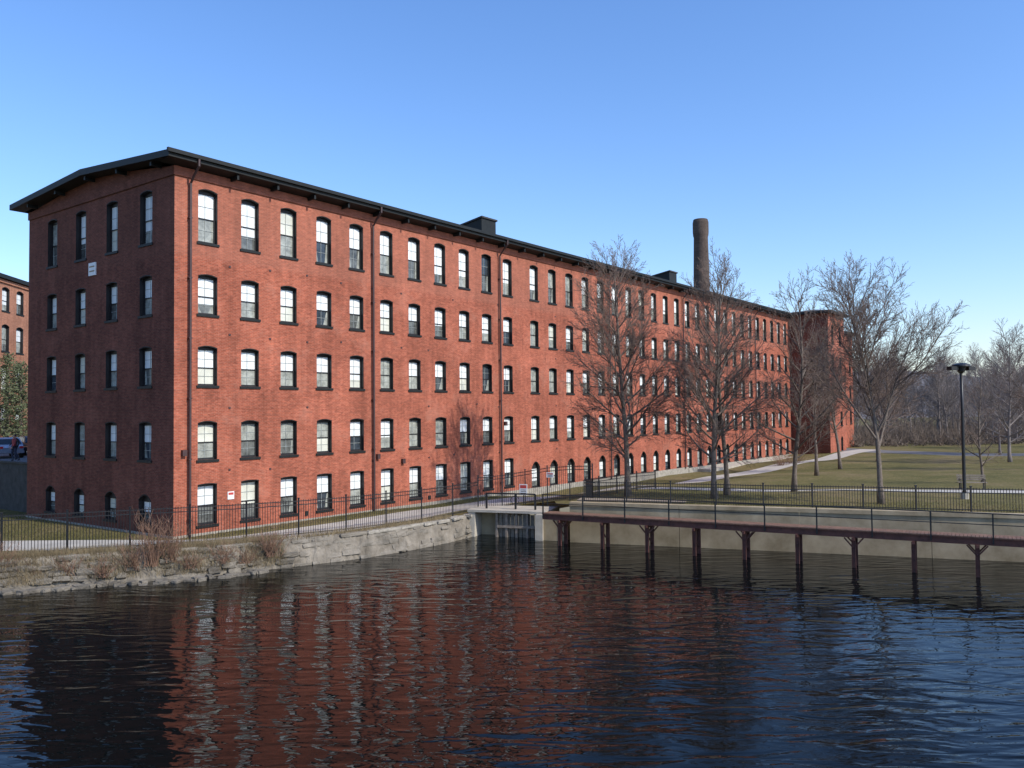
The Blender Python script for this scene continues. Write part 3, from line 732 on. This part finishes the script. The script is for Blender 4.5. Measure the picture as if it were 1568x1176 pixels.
shrub(-20.4,35.6,.4,.9,40,14,1.2); shrub(-12.3,38.6,.5,.7,40,15,1.2)
sb=W(66,-3); shrub(sb.x+4,sb.y,.8,2.6,60,6,1.0); shrub(sb.x+6,sb.y+2,.8,2.2,60,7,1.0)
mb=MB()
for k in range(64000):
    i,u_=fs_(U(38,Ls-2)); s=Sf[i].lerp(Sf[i+1],u_); t=Tf[i].lerp(Tf[i+1],u_); f=Ff[i].lerp(Ff[i+1],u_)
    left=s.x<-10.5
    if not left and R()<.72: continue
    cl=math.sin(s.x*2.1)+math.sin(s.x*5.3+1)*.7
    top=R()<.5
    if cl<U(-1.7,.7) and (not top or R()<.5): continue
    if top: p=t.lerp(f,U(-.5,1.2)); z=gz(p.x,p.y)
    else:
        v=U(.25,1.0); z=-.1+1.25*v; p=s.lerp(t,ufor(z,1.2)); o_=(s-t).normalized(); p=p+o_*U(0,.25)
        if not left: continue
    h=U(.12,.42); dx,dy=U(-.18,.18),U(-.18,.18)
    mb.face([(p.x-.009,p.y,z-.06),(p.x+.009,p.y+.004,z-.06),(p.x+dx,p.y+dy-.1,z+h*(1 if top else .6))],'dry')
mb.obj('dry_bank_grass')
mb=MB()
for k in range(26000):
    r1=R()
    if r1<.35: p=W(U(-4.2,-.2),U(-1,16))
    elif r1<.5: p=W(U(0,24),U(-1.4,-.2))
    else: p=wl(U(1,40),.6+abs(random.gauss(0,4)))
    if pip(p.x,p.y,path1) or pip(p.x,p.y,path2) or pip(p.x,p.y,pond): continue
    z=gz(p.x,p.y); h=U(.05,.13); mb.face([(p.x-.012,p.y,z-.02),(p.x+.012,p.y,z-.02),(p.x+U(-.05,.05),p.y+U(-.05,.05),z+h)],'grass')
mb.obj('grass_tufts')

# ---------------------------------------------------------------- street lamp
def lamp(x,y,h=7.6):
    e=empty('street_lamp',(x,y,gz(x,y)),.3); mb=MB()
    mb.tube([Vector((0,0,z)) for z in (-.2,.35,.36)],[.22,.22,.12],14,'conclight'); mb.obj('base',e)
    mb=MB(); mb.tube([Vector((0,0,z)) for z in (.36,.5,2,5,h-.35)],[.12,.10,.095,.085,.075],12,'iron'); mb.obj('pole',e,True)
    mb=MB()
    mb.tube([Vector((0,0,z)) for z in (h-.42,h-.3,h-.05,h-.02,h+.08,h+.18)],[.07,.2,.24,.5,.48,.2],20,'iron')
    mb.beam((-.75,0,h-.12),(.75,0,h-.12),.06,.06,'iron')
    for s in (-1,1): mb.box(s*.62-.24,s*.62+.24,-.19,.19,h-.24,h-.02,'iron')
    mb.obj('luminaire',e)
lamp(25.8,48.0); lamp(62,96,8)
be=empty('park_bench',(29.8,54.4,gz(29.8,54.4)),-.28)
mb=MB()
for k in range(4): mb.box(-.85,.85,-.05+.12*k,.05+.12*k,.42,.455,'wood')
mb.obj('seat',be); mb=MB()
for k in range(3): mb.box(-.85,.85,.44+.03*k,.475+.03*k,.55+.13*k,.65+.13*k,'wood')
mb.obj('backrest',be)
for i,x in enumerate((-.7,.7)):
    mb=MB(); mb.beam((x,0,0),(x,0,.42),.06,.05,'iron'); mb.beam((x,.36,0),(x,.56,.92),.06,.05,'iron'); mb.beam((x,-.05,.4),(x,.42,.4),.05,.04,'iron'); mb.beam((x,-.05,.62),(x,.5,.62),.05,.04,'iron'); mb.beam((x,-.03,.4),(x,-.03,.62),.04,.04,'iron'); mb.obj('leg_%d'%(i+1),be)

# ---------------------------------------------------------------- cars
M['tyre']=mat('tyre_rubber',(0.02,0.02,0.02),0.9); M['hub']=mat('wheel_hub',(0.4,0.4,0.42),0.35,0.1,metal=.8)
M['carglass']=mat('car_glass',(0.02,0.025,0.03),0.05); M['carw']=mat('car_paint_white',(0.62,0.63,0.65),0.25,0.03); M['cars']=mat('car_paint_silver_blue',(0.28,0.34,0.42),0.25,0.05,metal=.4)
M['cark']=mat('car_paint_dark',(0.03,0.03,0.035),0.25,0.05); M['lampr']=mat('tail_lamp',(0.4,0.02,0.02),.3)
def car(x,y,z,ang,k):
    e=empty('parked_car',(x,y,z),ang); mb=MB()
    low=[(-2.2,.35),(-2.25,.75),(-2.1,.95),(-1.0,1.0),(.9,1.0),(1.6,.95),(2.15,.85),(2.25,.6),(2.2,.32)]
    def ext(prof,w0):
        n=len(prof)
        Lp=[(a,-w0(a,b),b) for a,b in prof]; Rp=[(a,w0(a,b),b) for a,b in prof]
        mb.face(Lp,k); mb.face(Rp[::-1],k)
        for i in range(n): j=(i+1)%n; mb.face([Lp[i],Rp[i],Rp[j],Lp[j]],k)
    ext(low,lambda a,b:.88 if abs(a)<2.1 else .76)
    cab=[(-1.75,.98),(-1.3,1.36),(-.9,1.45),(.2,1.45),(.5,1.38),(1.15,.98)]
    ext(cab,lambda a,b:.84-(b-.98)*.3)
    mb.obj('body',e)
    g=MB()
    for s in (-1,1):
        def q(a,b): return (a,s*(.845-(b-.98)*.3+.006),b)
        g.face([q(-1.5,1.05),q(-.95,1.05),q(-.95,1.37),q(-1.22,1.34)],'carglass'); g.face([q(-.88,1.05),q(.05,1.05),q(.05,1.38),q(-.88,1.38)],'carglass'); g.face([q(.12,1.05),q(.95,1.05),q(.45,1.35),q(.12,1.38)],'carglass')
    g.face([(.56,-.66,1.36),(.56,.66,1.36),(1.13,.78,1.01),(1.13,-.78,1.01)],'carglass')
    g.face([(-1.34,-.64,1.35),(-1.34,.64,1.35),(-1.735,.76,1.01),(-1.735,-.76,1.01)],'carglass')
    g.obj('windows',e)
    for i,(a,b) in enumerate(((-1.4,-.82),(-1.4,.82),(1.4,-.82),(1.4,.82))):
        w=MB(); w.tube([Vector((a,b-.1,.33)),Vector((a,b+.1,.33))],[.33,.33],18,'tyre'); sg_=1 if b>0 else -1
        w.tube([Vector((a,b+sg_*.1,.33)),Vector((a,b+sg_*.115,.33))],[.2,.18],12,'hub'); w.obj('wheel_%d'%(i+1),e)
    w=MB()
    for s in (-.62,.62): w.box(-2.27,-2.2,s-.12,s+.12,.7,.85,'lampr'); w.box(2.17,2.27,s-.14,s+.14,.62,.76,'signw')
    w.box(-2.3,-2.2,-.8,.8,.38,.55,k); w.box(2.2,2.3,-.8,.8,.34,.5,k); w.obj('lights_and_bumpers',e)
for s,t,k,a in ((3.6,27.9,'cars',1.4),(6.6,30.5,'cark',1.4),(8.3,33.0,'carw',1.4),(10.5,37.5,'cark',1.45)):
    p=W(s,t); car(p.x,p.y,4.3,ANG+a,k)

# ---------------------------------------------------------------- pedestrians
M['jacket']=mat('red_jacket',(0.28,0.05,0.05),.85); M['coat']=mat('dark_coat',(0.03,0.03,0.035),.85); M['jeans']=mat('dark_jeans',(0.03,0.04,0.07),.9); M['skin']=mat('skin',(0.50,0.30,0.22),.6,.05); M['hair']=mat('brown_hair',(0.04,0.025,0.015),.8); M['shoe']=mat('shoes',(0.03,0.03,0.03),.6)
def mk_skin(name,V,E,Rr,mk,pe):
    me=bpy.data.meshes.new(name); me.from_pydata(V,E,[]); o=bpy.data.objects.new(name,me); scene.collection.objects.link(o); o.parent=pe
    o.modifiers.new('skin','SKIN')
    if not me.skin_vertices:
        bpy.context.view_layer.objects.active=o; bpy.ops.mesh.customdata_skin_add()
    sv=me.skin_vertices[0].data
    for i,r_ in enumerate(Rr): sv[i].radius=r_ if isinstance(r_,tuple) else (r_,r_)
    sv[0].use_root=True
    o.modifiers['skin'].use_smooth_shade=True
    ss=o.modifiers.new('sub','SUBSURF'); ss.levels=2; ss.render_levels=2; me.materials.append(M[mk])
def person(s_,t_,rz,top,m=1):
    pp=W(s_,t_); pe=empty('pedestrian',(pp.x,pp.y,4.3),rz)
    X=lambda V:[(x*m,y,z) for x,y,z in V]
    mk_skin('legs',X([(0,0,.93),(.09,0,.88),(.10,.10,.48),(.10,-.02,.09),(-.09,0,.88),(-.10,-.06,.48),(-.10,-.30,.12)]),[(0,1),(1,2),(2,3),(0,4),(4,5),(5,6)],[(.15,.12),.10,.07,.048,.10,.07,.048],'jeans',pe)
    mk_skin('torso_and_sleeves',X([(0,0,.92),(0,.01,1.12),(0,.02,1.32),(0,.01,1.44),(.17,0,1.40),(.23,-.08,1.13),(.23,.06,.93),(-.17,0,1.40),(-.23,.1,1.13),(-.22,.24,.96)]),[(0,1),(1,2),(2,3),(3,4),(4,5),(5,6),(3,7),(7,8),(8,9)],[(.15,.12),(.14,.11),(.16,.12),(.10,.09),.075,.055,.045,.075,.055,.045],top,pe)
    mk_skin('head_and_neck',X([(0,.01,1.44),(0,.015,1.52),(0,.03,1.60),(0,.03,1.70)]),[(0,1),(1,2),(2,3)],[.055,.055,(.075,.09),(.07,.085)],'skin',pe)
    mk_skin('hair',X([(0,.0,1.73),(0,-.03,1.66),(0,-.04,1.60)]),[(0,1),(1,2)],[(.082,.08),(.085,.07),(.06,.04)],'hair',pe)
    for s,(hx,hy,hz) in ((1,(.23,.075,.86)),(-1,(-.22,.27,.90))):
        V=[(hx,hy,hz+.05),(hx,hy+.01,hz)];E=[(0,1)];Q=[.028,(.02,.038)]
        for f in range(4):
            b=len(V); V+=[(hx,hy-.025+.018*f,hz-.04),(hx-s*.01,hy-.025+.018*f,hz-.085-(.01 if f in(1,2) else 0))]; E+=[(1,b),(b,b+1)]; Q+=[.009,.007]
        b=len(V); V+=[(hx-s*.01,hy+.045,hz-.01),(hx-s*.015,hy+.055,hz-.05)]; E+=[(1,b),(b,b+1)]; Q+=[.011,.008]
        mk_skin('hand_%s'%('r' if s>0 else 'l'),X(V),E,Q,'skin',pe)
    mk_skin('shoe_r',X([(.10,-.04,.06),(.10,.14,.04)]),[(0,1)],[.05,.038],'shoe',pe); mk_skin('shoe_l',X([(-.10,-.33,.09),(-.10,-.17,.035)]),[(0,1)],[.045,.038],'shoe',pe)
try:
    person(2.0,22.3,2.6,'jacket'); person(2.6,23.6,2.9,'coat',-1)
except Exception as ex:
    print('PERSON FAIL',ex)

# ---------------------------------------------------------------- light
sd=Vector((0.835,-0.55)).normalized(); EL=math.radians(40)
sundir=Vector((sd.x*math.cos(EL),sd.y*math.cos(EL),math.sin(EL)))
sl_=bpy.data.lights.new('sun','SUN'); sl_.energy=4.7; sl_.angle=math.radians(.53); sl_.color=(1,.95,.86)
so=bpy.data.objects.new('sun',sl_); scene.collection.objects.link(so); so.rotation_euler=sundir.to_track_quat('Z','Y').to_euler(); so.location=(60,-20,60)
w=bpy.data.worlds.new('World'); scene.world=w; w.use_nodes=True; nt=w.node_tree
bg=nt.nodes['Background']; sky=nt.nodes.new('ShaderNodeTexSky'); sky.sky_type='NISHITA'; sky.sun_disc=False
sky.sun_elevation=EL; sky.sun_rotation=math.atan2(sd.x,sd.y); sky.air_density=1.2; sky.dust_density=0.6; sky.ozone_density=4.0; sky.altitude=20
hs=nt.nodes.new('ShaderNodeHueSaturation'); hs.inputs['Saturation'].default_value=1.14; hs.inputs['Value'].default_value=1.36
tn=nt.nodes.new('ShaderNodeVectorMath'); tn.operation='MULTIPLY'; tn.inputs[1].default_value=(0.99,0.98,1.13)
nt.links.new(sky.outputs[0],hs.inputs['Color']); nt.links.new(hs.outputs[0],tn.inputs[0]); nt.links.new(tn.outputs[0],bg.inputs['Color']); bg.inputs['Strength'].default_value=0.15

# ---------------------------------------------------------------- camera
cd=bpy.data.cameras.new('camera'); co=bpy.data.objects.new('camera',cd); scene.collection.objects.link(co)
cd.sensor_width=36; cd.lens=36*1281/1568; cd.clip_end=6000; cd.clip_start=.1
co.matrix_world=Matrix.Translation((0,0,7.2))@Matrix.Rotation(math.radians(91.92),4,'X')@Matrix.Rotation(math.radians(-.58),4,'Z')
scene.camera=co
print('OBJ',len(bpy.data.objects))
